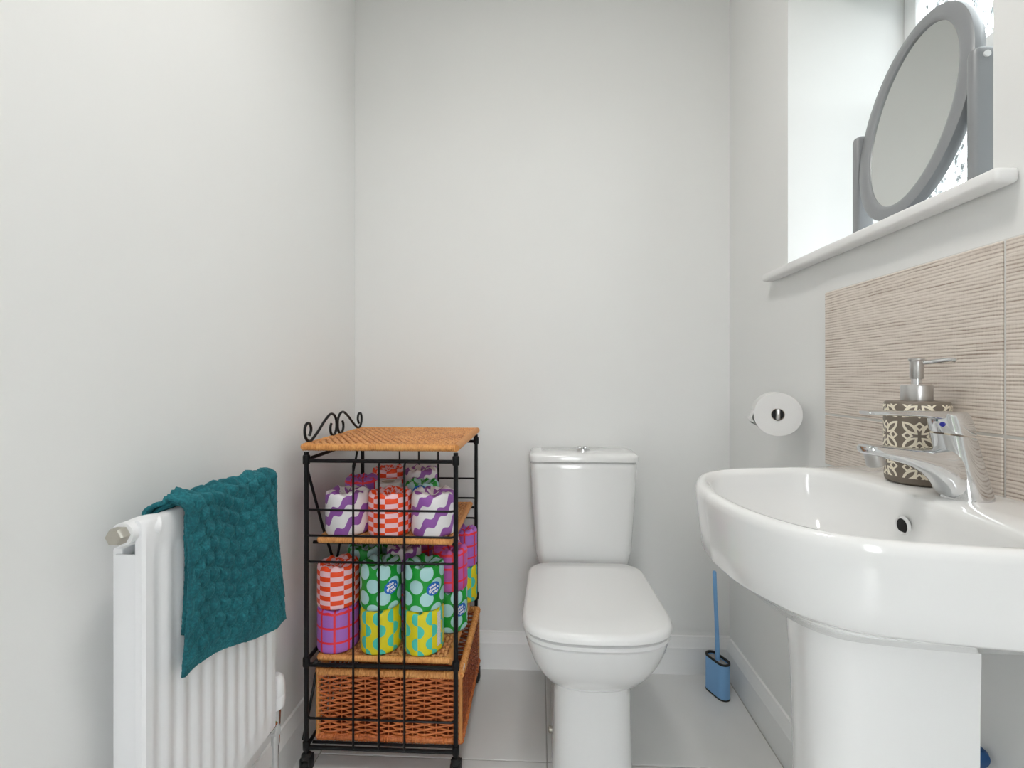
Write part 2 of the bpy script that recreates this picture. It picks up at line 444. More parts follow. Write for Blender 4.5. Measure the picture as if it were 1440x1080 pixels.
# ================================================================= TOILET
TX = .143
tl = thing('toilet', 'white close-coupled toilet with closed lid against the back wall', 'toilet', (TX, 1.4, 0))
def dshape(hw, yf, yb, hwb, rb=.05, n=64):
    """plan outline: rounded front, almost straight sides, rounded back corners"""
    poly = []
    ym = yf + hw * .62
    for k in range(25):
        a = math.pi * k / 24
        c_, s_ = math.cos(a), math.sin(a)
        e = 2 / 2.7
        poly.append((TX - hw * math.copysign(abs(c_) ** e, c_), ym - (ym - yf) * abs(s_) ** e))
    for k in range(9):
        a = R_(90 * k / 8); poly.append((TX + hwb - rb + rb * math.cos(a), yb - rb + rb * math.sin(a)))
    for k in range(9):
        a = R_(90 + 90 * k / 8); poly.append((TX - hwb + rb + rb * math.cos(a), yb - rb + rb * math.sin(a)))
    return polar(poly, (TX, 1.36), n)
TC = (TX, 1.36)
rg = []
for z, hw, yf, hwb in ((0, .108, 1.215, .105), (.006, .107, 1.216, .104), (.10, .104, 1.218, .102), (.205, .102, 1.217, .103), (.232, .102, 1.214, .104), (.238, .107, 1.203, .108),
                       (.250, .117, 1.188, .115), (.270, .131, 1.166, .124), (.30, .147, 1.140, .138), (.335, .162, 1.116, .150), (.37, .173, 1.101, .158), (.390, .1775, 1.095, .161), (.398, .178, 1.094, .162), (.402, .174, 1.098, .158)):
    rg.append(pring(dshape(hw, yf, 1.60 if z < .38 else 1.60, hwb), TC, z))
obj('pan', loft(rg), M['ceramic'], tl, smooth=50)
rg = [pring(dshape(h_, yf, 1.505, hb, .055), TC, z) for z, h_, yf, hb in ((.4055, .176, 1.094, .166), (.408, .1825, 1.086, .172), (.417, .1825, 1.086, .172), (.420, .176, 1.093, .166))]
obj('seat', loft(rg), M['seat'], tl, smooth=50)
rg = [pring(dshape(h_, yf, yb, hb, .06), TC, z) for z, h_, yf, yb, hb in ((.4245, .178, 1.090, 1.510, .169), (.4265, .186, 1.081, 1.515, .176), (.436, .186, 1.081, 1.515, .176), (.443, .183, 1.084, 1.513, .174), (.4475, .175, 1.093, 1.508, .166), (.450, .12, 1.16, 1.46, .12))]
obj('lid', loft(rg), M['seat'], tl, smooth=50)
for s in (-1, 1): obj('hinge', lathe([(.011, -.022), (.012, -.02), (.012, .02), (.011, .022)], (TX + s * .085, 1.508, .428), 16, axis='x'), M['seat'], tl)
# cistern
def cring(z, hw, y0, inset=0.0, r=.03): return rrect(TX + .003 - hw + inset, TX + .003 + hw - inset, y0 + inset, 1.676 - inset * .3, max(.004, r - inset), z, 6)
rg = [cring(.403, .135, 1.545), (cring(.43, .150, 1.540)), cring(.47, .158, 1.535), cring(.60, .166, 1.529), cring(.74, .1735, 1.524), cring(.758, .174, 1.523), cring(.764, .172, 1.525, .004)]
cis = obj('cistern', loft(rg), M['ceramic'], tl, smooth=50)
rg = [cring(.7655, .174, 1.521, .004), cring(.767, .178, 1.518, .001), cring(.782, .178, 1.518), cring(.789, .177, 1.519, .003), cring(.7925, .172, 1.522, .010), cring(.7935, .160, 1.53, .02)]
cl = obj('cistern_lid', loft(rg), M['ceramic'], tl, smooth=50)
bt = obj('flush_button', lathe([(.024, .793), (.024, .799), (.021, .802)], (TX + .005, 1.605, 0), 28), M['chrome'], tl)
obj('button_half', box(TX - .012, TX + .0035, 1.59, 1.62, .801, .8055, .002), M['chrome'], bt)
obj('button_half', box(TX + .0065, TX + .022, 1.59, 1.62, .801, .8055, .002), M['chrome'], bt)
obj('fixing_cap', lathe([(.004, -.0045), (.0085, -.003), (.0095, 0), (.0095, .006)], (TX - .112, 1.345, .034), 18, axis='x'), M['nickel'], tl)

# ================================================================= BASIN
BY = .70
bs = thing('pedestal_washbasin', 'white ceramic pedestal washbasin fixed to the wall below the tiles', 'washbasin', (.5, BY, 0))
half = [(.670, .236), (.60, .2345), (.557, .232), (.465, .221), (.394, .2095), (.334, .192), (.293, .160), (.266, .112), (.250, .062), (.244, .0)]
half = [(p.x, p.y) for p in smooth_path([(x, y, 0) for x, y in half], 5)]
outer = [(x, BY + y) for x, y in half] + [(x, BY - y) for x, y in half[::-1]]
inh = [(.545, .0), (.5445, .06), (.542, .10), (.532, .165), (.512, .196), (.475, .206), (.42, .200), (.36, .187), (.318, .163), (.286, .115), (.270, .06), (.264, .0)]
inh = [(p.x, p.y) for p in smooth_path([(x, y, 0) for x, y in inh], 5)]
inner = [(x, BY + y) for x, y in inh] + [(x, BY - y) for x, y in inh[::-1]]
BC = (.42, BY); NB = 128
ro, ri = polar(outer, BC, NB), polar(inner, BC, NB)
def basin_ring(rad, z, inset):
    out = []
    for p in pring(rad, BC, z, 1.0, inset): out.append((min(p[0], XR - .0095), p[1], p[2]))
    return out
RZ = .870
rg = [basin_ring([r * .25 for r in ro], .705, 0), basin_ring([r * .55 for r in ro], .718, 0), basin_ring([r * .80 for r in ro], .752, 0), basin_ring(ro, .764, .022), basin_ring(ro, .766, .015), basin_ring(ro, .771, .010), basin_ring(ro, .80, .007), basin_ring(ro, .84, .002), basin_ring(ro, .856, .001), basin_ring(ro, .864, .002), basin_ring(ro, .8685, .005), basin_ring(ro, RZ, .010)]
mid = [(a - .010) * .35 + b * .65 for a, b in zip(ro, ri)]
rg += [basin_ring([max(m_, i_ + .002) for m_, i_ in zip(mid, ri)], RZ, 0), basin_ring(ri, RZ - .0015, -.001), basin_ring(ri, RZ - .005, .003), basin_ring(ri, RZ - .012, .006)]
for z, s in ((.84, .965), (.81, .90), (.78, .80), (.757, .66), (.742, .48), (.733, .25), (.731, .12)):
    rg.append(basin_ring([r * s for r in ri], z, 0))
obj('basin', loft(rg), M['ceramic'], bs, smooth=50)
obj('waste', lathe([(.03, .7312), (.031, .7345), (.024, .736), (.022, .733)], (BC[0], BY, 0), 28), M['chrome'], bs)
# overflow: a black disc painted in as the hole's shade, with a rim in the back slope of the bowl
ofx = .5345
ov = obj('overflow_hole_shade', lathe([(.0, -.0012), (.0105, -.0012), (.0115, .0035)], (ofx, .715, .822), 24, axis='x'), M['dark'], bs)
obj('overflow_rim', loft([[(ofx + dx, .715 + r * math.cos(2 * math.pi * k / 28), .822 + r * math.sin(2 * math.pi * k / 28)) for k in range(28)] for r, dx in ((.0105, .002), (.0108, -.002), (.0125, -.003), (.0145, .001))], False, False), M['ceramic'], ov)
# pedestal
def ped(z, x0, hw, x1=.588):
    pts = []
    for k in range(33):
        a = math.pi * k / 32; e = 2 / 2.5
        c_, s_ = math.cos(a), math.sin(a)
        pts.append((x0 + .10 - .10 * abs(s_) ** e, BY - hw * math.copysign(abs(c_) ** e, c_), z))
    return [(x1 - .02, BY - hw, z), *pts, (x1 - .02, BY + hw, z)]
rg = [ped(z, x0, hw) for z, x0, hw in ((0, .370, .080), (.01, .371, .078), (.12, .376, .071), (.40, .380, .068), (.60, .375, .069), (.70, .368, .071), (.755, .362, .073))]
obj('pedestal', loft(rg), M['ceramic'], bs, smooth=40)

# ---- mixer tap
TPX, TPY = .600, .692
tp = thing('mixer_tap', 'chrome single-lever mixer tap on the washbasin deck', 'tap', (TPX, TPY, RZ))
def ering(cx, cy, z, rx, ry, tilt=0.0, n=32):
    return [(cx + rx * math.cos(2 * math.pi * k / n), cy + ry * math.sin(2 * math.pi * k / n), z + tilt * rx * math.cos(2 * math.pi * k / n)) for k in range(n)]
rg = [ering(TPX + .004, TPY, RZ, .031, .027), ering(TPX + .004, TPY, RZ + .004, .0305, .0268), ering(TPX + .001, TPY, RZ + .02, .0285, .0255), ering(TPX - .006, TPY, RZ + .05, .0275, .0245, -.06), ering(TPX - .012, TPY, RZ + .078, .0265, .024, -.10), ering(TPX - .0145, TPY, RZ + .088, .0265, .024, -.12)]
obj('body', loft(rg), M['chrome'], tp, smooth=45)
# spout: rounded-rectangle sections running out over the bowl
def sec(x, zc, hh, hw, n=28):
    out = []
    for k in range(n):
        a = 2 * math.pi * k / n; e = 2 / 3.2
        out.append((x, TPY + hw * math.copysign(abs(math.cos(a)) ** e, math.cos(a)), zc + hh * math.copysign(abs(math.sin(a)) ** e, math.sin(a))))
    return out
rg = [sec(TPX + .002, .908, .036, .022), sec(TPX - .023, .9075, .0368, .0225), sec(TPX - .0285, .909, .0345, .022), sec(TPX - .032, .9125, .0292, .0212), sec(TPX - .040, .917, .0235, .0203), sec(TPX - .052, .921, .0175, .0192), sec(TPX - .075, .9275, .0125, .018), sec(TPX - .105, .9335, .0095, .017), sec(TPX - .128, .937, .008, .016), sec(TPX - .136, .938, .0068, .0145), sec(TPX - .139, .938, .004, .011)]
obj('spout', loft(rg), M['chrome'], tp, smooth=45)
ae = lathe([(.0105, -.012), (.0118, -.0105), (.0118, .004), (.0112, .008)], (0, 0, 0), 24)
bmesh.ops.rotate(ae, verts=ae.verts, cent=(0, 0, 0), matrix=Matrix.Rotation(R_(-14), 3, 'Y')); bmesh.ops.translate(ae, verts=ae.verts, vec=(TPX - .122, TPY, .926))
obj('aerator', ae, M['brushed'], tp)
# cartridge cap and lever
rg = [ering(TPX - .0148, TPY, RZ + .0905, .0255, .0232, -.12), ering(TPX - .0155, TPY, RZ + .094, .0262, .0238, -.12), ering(TPX - .0185, TPY, RZ + .108, .0262, .0236, -.10), ering(TPX - .021, TPY, RZ + .117, .0245, .0225, -.06), ering(TPX - .022, TPY, RZ + .121, .019, .018, -.04), ering(TPX - .022, TPY, RZ + .1225, .008, .008)]
lv = obj('lever', loft(rg), M['chrome'], tp, smooth=45)
rg = [sec(TPX - .004, RZ + .1135, .0085, .0155), sec(TPX - .035, RZ + .1165, .0062, .0165), sec(TPX - .065, RZ + .1185, .0042, .0165), sec(TPX - .10, RZ + .1195, .0034, .0155), sec(TPX - .128, RZ + .120, .0034, .014), sec(TPX - .136, RZ + .120, .0026, .011)]
obj('lever_blade', loft(rg), M['chrome'], lv, smooth=45)
dt = lathe([(.0030, -.001), (.0034, .0006), (.0026, .0014)], (0, 0, 0), 18, axis='x')
bmesh.ops.rotate(dt, verts=dt.verts, cent=(0, 0, 0), matrix=Matrix.Rotation(R_(180 + 34), 3, 'Z')); bmesh.ops.translate(dt, verts=dt.verts, vec=(TPX - .0418 + .0023, TPY - .0135, RZ + .105))
obj('hot_cold_dot', dt, plain('blue_dot', col(30, 36, 150), .3), tp)['label'] = 'small blue hot and cold marker'

# ---- soap dispenser
SX, SY = .612, .790
sd = thing('soap_dispenser', 'taupe soap dispenser with cream petal pattern and chrome pump behind the tap', 'soap dispenser', (SX, SY, RZ))
def uv_lathe(prof, n, c=(0, 0, 0), wob=None):
    """lathe with a UV layer: u along the girth at the first full radius, v along the profile"""
    b = bmesh.new(); uvl = b.loops.layers.uv.new('UVMap')
    rmax = max(p[0] for p in prof); V = []; vs_ = [0.0]
    for i in range(1, len(prof)): vs_.append(vs_[-1] + math.hypot(prof[i][0] - prof[i - 1][0], prof[i][1] - prof[i - 1][1]))
    for i, (r, z) in enumerate(prof):
        row = []
        for k in range(n):
            a = 2 * math.pi * k / n - math.pi / 2 - math.pi       # seam at the back
            rr, zz = (r, z) if wob is None else wob(i, a, r, z)
            row.append(b.verts.new((c[0] + rr * math.cos(a), c[1] + rr * math.sin(a), c[2] + zz)))
        V.append(row)
    for i in range(len(prof) - 1):
        for k in range(n):
            k2 = (k + 1) % n
            f = b.faces.new((V[i][k], V[i][k2], V[i + 1][k2], V[i + 1][k]))
            for lp_, (ii, kk) in zip(f.loops, ((i, k), (i, k + 1), (i + 1, k + 1), (i + 1, k))):
                lp_[uvl].uv = ((kk / n - .5) * 2 * math.pi * rmax, vs_[ii] - vs_[1])
    b.faces.new(V[0][::-1]); b.faces.new(V[-1])
    return b
obj('bottle', uv_lathe([(.036, 0), (.0415, .004), (.0425, .012), (.0432, .06), (.0432, .124), (.0425, .129), (.040, .1315), (.020, .133)], 48, (SX, SY, RZ)), M['petal'], sd, smooth=40)
obj('collar', lathe([(.0205, RZ + .1325), (.0208, RZ + .134), (.0208, RZ + .156), (.0195, RZ + .1585), (.009, RZ + .159)], (SX, SY, 0), 32), M['brushed'], sd)
obj('pump_stem', lathe([(.0068, RZ + .158), (.0068, RZ + .170)], (SX, SY, 0), 20), M['chrome'], sd)
ph_ = obj('pump_head', lathe([(.0085, RZ + .168), (.0092, RZ + .170), (.0092, RZ + .196), (.0110, RZ + .1985), (.0110, RZ + .2005), (.009, RZ + .2015)], (SX, SY, 0), 24), M['brushed'], sd)
nzl = smooth_path([(SX, SY, RZ + .1935), (SX + .012, SY - .014, RZ + .195), (SX + .026, SY - .030, RZ + .198), (SX + .031, SY - .036, RZ + .1965)], 4)
obj('nozzle', tube(nzl, .0032, 10), M['chrome'], ph_)

# ---- isolation valve behind the pedestal
iv = thing('isolation_valve', 'blue-capped isolation valve on the supply pipe behind the basin pedestal', 'valve', (.640, .70, 0))
obj('pipe', tube([(.628, .745, 0), (.628, .745, .70)], .0075, 12), M['trim'], iv)
obj('branch', tube([(.628, .745, .53), (.640, .742, .505), (.651, .738, .480)], .007, 10), M['brushed'], iv)
obj('cap', lathe([(.004, -.012), (.012, -.010), (.0150, -.005), (.0150, .010), (.011, .014)], (.6505, .730, .477), 24, axis='y'), M['navy_plastic'], iv)['label'] = 'round dark blue cap'

# ================================================================= toilet paper on the wall
RX, RY, RZ2, RA = .586, 1.180, .949, R_(20)      # the arm is bent a little towards the wall
def rp(x, y, z=0.0):
    """point in the frame of the roll: x across, y along its axis"""
    return (RX + x * math.cos(RA) + y * math.sin(RA), RY - x * math.sin(RA) + y * math.cos(RA), RZ2 + z)
hd = thing('roll_holder', 'brushed steel toilet roll holder arm fixed to the right wall', 'roll holder', (XR, RY + .13, RZ2 + .012))
obj('mount_plate', lathe([(.022, -.009), (.024, -.007), (.024, -.0005)], (XR, RY + .125, RZ2 + .010), 28, axis='x'), M['chrome'], hd)
obj('arm', tube(smooth_path([(XR - .004, RY + .125, RZ2 + .010), (XR - .02, RY + .122, RZ2 + .010), rp(0, .10, .009), rp(0, .085, .0088), rp(0, .02, .0088), rp(0, -.002, .0088)], 6), .0042, 12), M['chrome'], hd)
eb = box(-.0046, .0046, -.006, .005, -.0120, .0145, .002)
for v in eb.verts: v.co = Vector(rp(*v.co))
obj('end_bar', eb, M['brushed'], hd)
obj('dark_core_fill', loft([[rp(.0128 * math.cos(2 * math.pi * k / 28), y_, .0128 * math.sin(2 * math.pi * k / 28)) for k in range(28)] for y_ in (.006, .080)]), M['rubber'], hd)  # black filler added to darken the hole of the roll
tr_ = thing('toilet_roll', 'plain white toilet roll hanging on the wall holder', 'toilet roll', (RX, RY, RZ2))
RR, RL = .0535, .084
def rloft(prof, n_): return loft([[rp(r * math.cos(2 * math.pi * k / n_), z, r * math.sin(2 * math.pi * k / n_)) for k in range(n_)] for r, z in prof], False, False)
obj('paper', rloft([(.0150, 0), (RR - .001, 0), (RR, .001), (RR, RL - .001), (RR - .001, RL), (.0150, RL), (.0150, 0)], 48), M['paper'], tr_)
obj('core', rloft([(.0138, .004), (.0149, .004), (.0149, RL - .002), (.0138, RL - .002), (.0138, .004)], 32), M['card'], tr_)
bm = bmesh.new()
V = []
for i in range(8):      # loose corner of the last sheet leaving the roll at lower left
    t = i / 7; a = R_(172 + 50 * t); rr = RR + .0006 + .011 * math.sin(math.pi * t) ** 4
    V.append([bm.verts.new(rp(rr * math.cos(a), y, rr * math.sin(a))) for y in (0.001, .03, .065, RL - .002)])
for i in range(7):
    for j in range(3): bm.faces.new((V[i][j], V[i + 1][j], V[i + 1][j + 1], V[i][j + 1]))
o = obj('loose_sheet', bm, M['paper'], tr_); md = o.modifiers.new('thickness', 'SOLIDIFY'); md.thickness = .0008

# ================================================================= toilet brush
def stadium(cx, cy, L_, W_, ang, z, n=14):
    pts = []
    for s, a0 in ((1, -90), (-1, 90)):
        for k in range(n + 1):
            a = R_(a0 + 180 * k / n); pts.append((s * (L_ - W_) / 2 + W_ / 2 * math.cos(a), W_ / 2 * math.sin(a)))
    c_, s_ = math.cos(ang), math.sin(ang)
    return [(cx + x * c_ - y * s_, cy + x * s_ + y * c_, z) for x, y in pts]
QX, QY, QA = .588, 1.575, R_(-66)
bh = thing('brush_holder', 'sky blue toilet brush holder with black rim standing in the corner', 'brush holder', (QX, QY, 0))
def SR(z, d): return stadium(QX, QY, .088 - 2 * d, .042 - 2 * d, QA, z)
obj('holder_body', loft([SR(.004, 0), SR(.006, -.0005), SR(.113, 0), SR(.113, .004), SR(.10, .005)], True, True), M['blue_plastic'], bh)
obj('holder_rim', loft([SR(.113, -.0012), SR(.117, -.001), SR(.118, .002), SR(.117, .0055), SR(.112, .0055)], False, False), M['rubber'], bh)
obj('holder_foot', loft([SR(0, .001), SR(0, -.001), SR(.005, -.001), SR(.005, .001)], True, True), M['rubber'], bh)
tb = thing('toilet_brush', 'toilet brush with thin blue handle upright in its blue holder', 'toilet brush', (QX, QY, .10))
obj('splash_guard', loft([SR(.102, .0065), SR(.109, .0065), SR(.110, .008)]), plain('guard_grey', (.33, .33, .33, 1), .6), tb)
obj('handle', tube([(QX, QY, .105), (QX - .002, QY, .20), (QX - .006, QY + .004, .32), (QX - .008, QY + .006, .395), (QX - .008, QY + .006, .40)], [.0078, .0066, .0062, .0062, .004], 12), M['blue_plastic'], tb)

# ================================================================= dressing mirror on the sill
MX, MY, MZ = .740, .979, 1.566
mr = thing('dressing_mirror', 'oval swivel mirror in a grey plastic stand on the window sill', 'mirror', (.75, MY, SILL))
TI = .17
def mring(a, b, d, n=64):
    """ellipse in the tilted mirror plane, d metres behind its face"""
    out = []
    for k in range(n):
        t = 2 * math.pi * k / n; u, v = a * math.cos(t), b * math.sin(t)
        out.append((MX + v * math.sin(TI) + d * math.cos(TI), MY + u, MZ + v * math.cos(TI) - d * math.sin(TI)))
    return out
A, B = .137, .208
fr_ = [(A - .030, B - .030, .010), (A - .029, B - .029, .004), (A - .026, B - .026, .0015), (A - .020, B - .020, .0), (A - .004, B - .004, .001), (A, B, .004), (A + .001, B + .001, .012), (A - .001, B - .001, .024), (A - .008, B - .008, .030), (A - .03, B - .03, .032)]
obj('frame', loft([mring(*f) for f in fr_], False, True), M['grey_plastic'], mr, smooth=40)
obj('mirror_glass', loft([mring(A - .0295, B - .0295, .0095), mring(A - .0295, B - .0295, .007)]), M['mirror'], mr, smooth=30)
for s, pn in ((-1, .832), (1, 1.126)):
    y0, y1 = (pn - .010, pn + .010)
    rg = []
    for z, d in ((SILL + .010, 0), (1.585, 0), (1.594, .002), (1.598, .007)):
        rg.append(rrect(.732 + d, .772 - d, y0 + d * .5, y1 - d * .5, .007, z, 5))
    post = obj('post', loft(rg), M['grey_plastic'], mr)
    obj('pivot_screw', lathe([(.006, -.0015), (.006, .002)] if s > 0 else [(.0055, -.0025), (.0055, .002)], (.750, (y1 + .001) if s > 0 else y0, 1.583), 18, axis='y'), M['upvc'], post)
    obj('pivot', lathe([(.006, -.012), (.006, .012)], (.754, pn - s * .012, MZ), 14, axis='y'), M['grey_plastic'], mr)
bm = loft([rrect(.718, .788, .815, 1.143, .012, SILL, 4), rrect(.718, .788, .815, 1.143, .012, SILL + .010, 4), rrect(.721, .785, .818, 1.14, .012, SILL + .013, 4)])
obj('base', bm, M['grey_plastic'], mr)

# ================================================================= RADIATOR
FXR, RY0, RY1, RZ0, RZ1 = -.575, .658, 1.004, .275, .831
rd = thing('radiator', 'white double-panel radiator with vertical ribs on the left wall', 'radiator', (-.61, .82, RZ0))
# front panel: vertical flutes that fade out into flat bands at top and bottom
bm = bmesh.new(); NR = 10; pitch = (RY1 - RY0 - .03) / NR
ys = [RY0, RY0 + .004, RY0 + .015]; pf = [-.0035, 0, 0]
for k in range(NR):
    b0 = RY0 + .015 + k * pitch
    for f_, d in ((.16, 0), (.32, -.0024), (.50, -.0030), (.68, -.0024), (.84, 0)):
        ys.append(b0 + f_ * pitch); pf.append(d)
ys += [RY1 - .015, RY1 - .004, RY1]; pf += [0, 0, -.0035]
zs = [(RZ0, 0, -.006), (RZ0 + .004, 0, 0), (RZ0 + .036, 0, 0), (RZ0 + .048, 1, 0), (.55, 1, 0), (RZ1 - .060, 1, 0), (RZ1 - .048, .55, 0), (RZ1 - .040, 0, 0), (RZ1 - .006, 0, 0), (RZ1 - .0015, 0, -.0025), (RZ1, 0, -.006)]
rows = [[(FXR + (p if abs(p + .0035) < 1e-6 else p * m_) + e, y, z) for y, p in zip(ys, pf)] for z, m_, e in zs]
back = [[(FXR - .013, y, z) for y in ys] for z, _, _ in zs]
loft_rows = rows
Vf = [[bm.verts.new(p) for p in r] for r in rows]; Vb = [[bm.verts.new(p) for p in r] for r in back]
for i in range(len(rows) - 1):
    for j in range(len(ys) - 1):
        bm.faces.new((Vf[i][j], Vf[i][j + 1], Vf[i + 1][j + 1], Vf[i + 1][j])); bm.faces.new((Vb[i][j], Vb[i + 1][j], Vb[i + 1][j + 1], Vb[i][j + 1]))
    for V_, W_, j in ((Vf, Vb, 0), (Vb, Vf, len(ys) - 1)):
        bm.faces.new((V_[i][j], V_[i + 1][j], W_[i + 1][j], W_[i][j]))
for V_, W_, i in ((Vf, Vb, 0), (Vb, Vf, len(rows) - 1)):
    for j in range(len(ys) - 1): bm.faces.new((V_[i][j], W_[i][j], W_[i][j + 1], V_[i][j + 1]))
obj('front_panel', bm, M['rad'], rd, smooth=40)
obj('back_panel', box(-.634, -.618, RY0 + .012, RY1 - .012, RZ0 + .012, RZ1 - .045, .003), M['rad'], rd)
bm = None
nf = 16
for k in range(nf):
    y = RY0 + .030 + k * (RY1 - RY0 - .06) / (nf - 1)
    bm = box(-.619, FXR - .012, y - .0015, y + .0015, RZ0 + .05, RZ1 - .06, bm=bm)
obj('convector_fins', bm, M['rad'], rd, smooth=0)['kind'] = 'stuff'
obj('end_cover', box(-.626, FXR - .010, RY0 + .006, RY0 + .010, RZ0 + .02, RZ1 - .052, .0015), M['rad'], rd)
# top connecting elbow with hexagonal plug, wall bracket
el = smooth_path([(-.597, RY0 - .012, RZ1 - .016), (-.597, RY0 + .006, RZ1 - .016), (-.593, RY0 + .022, RZ1 - .015), (-.584, RY0 + .036, RZ1 - .016)], 5)
elb = obj('elbow', tube(el, [.0165] * 6 + [.017] * (len(el) - 6), 24), M['rad'], rd)
obj('blanking_plug', lathe([(.0115, -.0145), (.0130, -.012), (.0130, 0.0)], (-.597, RY0 - .012, RZ1 - .016), 6, axis='y'), M['nickel'], elb)['label'] = 'satin nickel hexagonal plug'
bm = box(XL + .001, -.632, RY0 + .07, RY0 + .10, RZ0 + .06, RZ1 - .07); box(XL + .001, -.632, RY1 - .10, RY1 - .07, RZ0 + .06, RZ1 - .07, bm=bm)
obj('bracket', bm, M['rad'], rd, smooth=0)
VXR, VYR = -.597, RY1 + .034
vv = obj('thermostatic_valve', lathe([(.016, .292), (.0195, .296), (.0205, .306), (.0208, .3205), (.0200, .3225), (.0208, .3245), (.0205, .345), (.017, .360), (.010, .367), (.004, .368)], (VXR, VYR, 0), 28), M['rad'], rd)
bm = tube([(VXR, VYR, .21), (VXR, VYR, .295)], [.009, .012], 14); tube([(VXR, RY1 - .005, .262), (VXR, VYR, .262)], .009, 14, bm=bm)
lathe([(.011, .232), (.0125, .236), (.0125, .252), (.011, .256)], (VXR, VYR, 0), 6, bm=bm)
obj('valve_body', bm, M['chrome'], vv)
obj('feed_pipe', tube([(VXR, VYR, .001), (VXR, VYR, .215)], .0072, 12), M['chrome'], rd)

# ================================================================= TOWEL over the radiator
def towel_sheet(bm, off, y_lo, y_hi, zb_lo, zb_hi, back, seed, bumps=True, lean=0.0):
    """off: distance from the panel face; the sheet climbs from behind the panel, over its top, and down the front"""
    nu, nv = 170, 210
    xf, xb, zt = FXR + .004 + off, FXR - .020 - off, RZ1 + .004 + off
    V = []
    for i in range(nu + 1):
        u = i / nu
        zb = zb_lo + (zb_hi - zb_lo) * u + .012 * math.sin(u * 5.2 + seed)
        lb, lt, lf = back + .02 * math.sin(u * 7 + seed), (xf - xb) * 1.35, zt - zb
        tot = lb + lt + lf; row = []
        for j in range(nv + 1):
            s = tot * j / nv
            # side edges: lean outwards towards the far bottom corner
            drop = max(0.0, s - lb - lt * .5)
            y = y_lo + (y_hi - y_lo) * u + lean * u * max(0, drop - .09) ** 1.4
            y += .006 * math.sin(drop * 14 + u * 3) * (1 - u) - .024 * (1 - u) * (1 - min(1, max(0, (s - lb) / (lt * .9))))
            if s < lb:
                x, z, nx, nz = xb, zt - .012 - (lb - s), -1, 0
            elif s < lb + lt:
                a = math.pi * (1 - (s - lb) / lt)
                x = (xf + xb) / 2 + (xf - xb) / 2 * math.cos(a); z = zt - .012 + .012 * math.sin(a); nx, nz = math.cos(a), math.sin(a)
            else:
                x, z, nx, nz = xf, zt - .012 - (s - lb - lt), 1, 0
            fold = 0
            if s > lb + lt * .5:
                fold = .010 * math.exp(-((u - .80 - .10 * drop) / .09) ** 2) * min(1, drop / .12) - .0 \
                     + .012 * (1 - min(1, drop / .06)) * math.exp(-((u - .06) / .08) ** 2) + .005 * math.sin(u * 9 + drop * 8 + seed) * min(1, drop / .1)
                fold = max(fold, -.002) + .004 * min(1, drop / .2)
            h = 0
            if bumps:
                # staggered rows of small raised wedges
                p, q = y / .0275, s / .0265
                if int(math.floor(q)) % 2: p += .5
                fx, fy = p - math.floor(p) - .5, q - math.floor(q) - .5
                d_ = max(abs(fx) * 2 + fy * .5, -fy * 2, abs(fx) * 1.2 + fy * 1.6)      # three-sided bobble
                h = .0095 * max(0.0, 1 - d_ * 1.15) - .001
                e = min(u, 1 - u) / .05
                h *= min(1, e) * min(1, max(0, (tot - s) / .02 - .4))
            h += .0006 * random.uniform(-1, 1)
            x += nx * (fold + h); z += nz * (fold + h)
            row.append(bm.verts.new((x, y, z)))
        V.append(row)
    for i in range(nu):
        for j in range(nv): bm.faces.new((V[i][j], V[i + 1][j], V[i + 1][j + 1], V[i][j + 1]))
bm = bmesh.new()
towel_sheet(bm, .009, .714, .978, .578, .528, .075, .4, lean=.22)
towel_sheet(bm, .002, .722, .992, .63, .56, .06, 1.9, False, lean=.18)
tw = obj('hand_towel', bm, M['towel'], loc=(FXR, .85, RZ1), smooth=60)
md = tw.modifiers.new('thickness', 'SOLIDIFY'); md.thickness = .006; md.offset = 0
tag(tw, 'teal bobble-textured hand towel folded over the radiator', 'towel')

# ================================================================= WICKER SHELF TROLLEY
PX0, PX1, PY0, PY1 = -.607, -.214, 1.200, 1.590
GZ = [.696, .629, .561, .154]
sh = thing('shelf_trolley', 'black wire shelf trolley with woven cane shelves beside the radiator', 'shelf trolley', ((PX0 + PX1) / 2, (PY0 + PY1) / 2, 0))
for px, py in ((PX0, PY0), (PX1, PY0), (PX0, PY1), (PX1, PY1)):
    p = obj('post', tube([(px, py, .052), (px, py, .846)], .0060, 10), M['black'], sh)
    for z in (.080, .298, .826): obj('joint_collar', lathe([(.0080, z - .012), (.0092, z - .009), (.0092, z + .009), (.0080, z + .012)], (px, py, 0), 12), M['black'], p)
    # caster
    c_ = obj('caster', lathe([(.006, .060), (.013, .056), (.013, .050), (.010, .046)], (px, py, 0), 14), M['rubber'], sh)
    fk = box(px - .013, px - .009, py - .012, py + .016, .014, .050, .001); box(px + .009, px + .013, py - .012, py + .016, .014, .050, .001, bm=fk)
    box(px - .013, px + .013, py - .010, py + .014, .044, .051, .001, bm=fk)
    obj('caster_fork', fk, M['rubber'], c_)
    obj('caster_wheel', lathe([(.015, -.008), (.0205, -.0065), (.0205, .0065), (.015, .008)], (px, py + .006, .0205), 20, axis='x'), M['rubber'], c_)
for py, nm in ((PY0, 'front'), (PY1, 'back')):
    for z, r in ((.823, .0050), (.291, .0052), (.075, .0050)):
        obj('rail', tube([(PX0, py, z), (PX1, py, z)], r, 8), M['black'], sh)
    dy = -.0045 if py == PY0 else .0045
    for z in GZ:
        obj('grid_wire', tube([(PX0 + .004, py, z), (PX0 + .012, py + dy, z), (PX1 - .012, py + dy, z), (PX1 - .004, py, z)], .0030, 6), M['black'], sh)
    for x in (-.480, -.413, -.346):
        obj('grid_wire', tube([(x, py, .823), (x, py + dy * 1.6, .812), (x, py + dy * 1.6, .085), (x, py, .075)], .0030, 6), M['black'], sh)
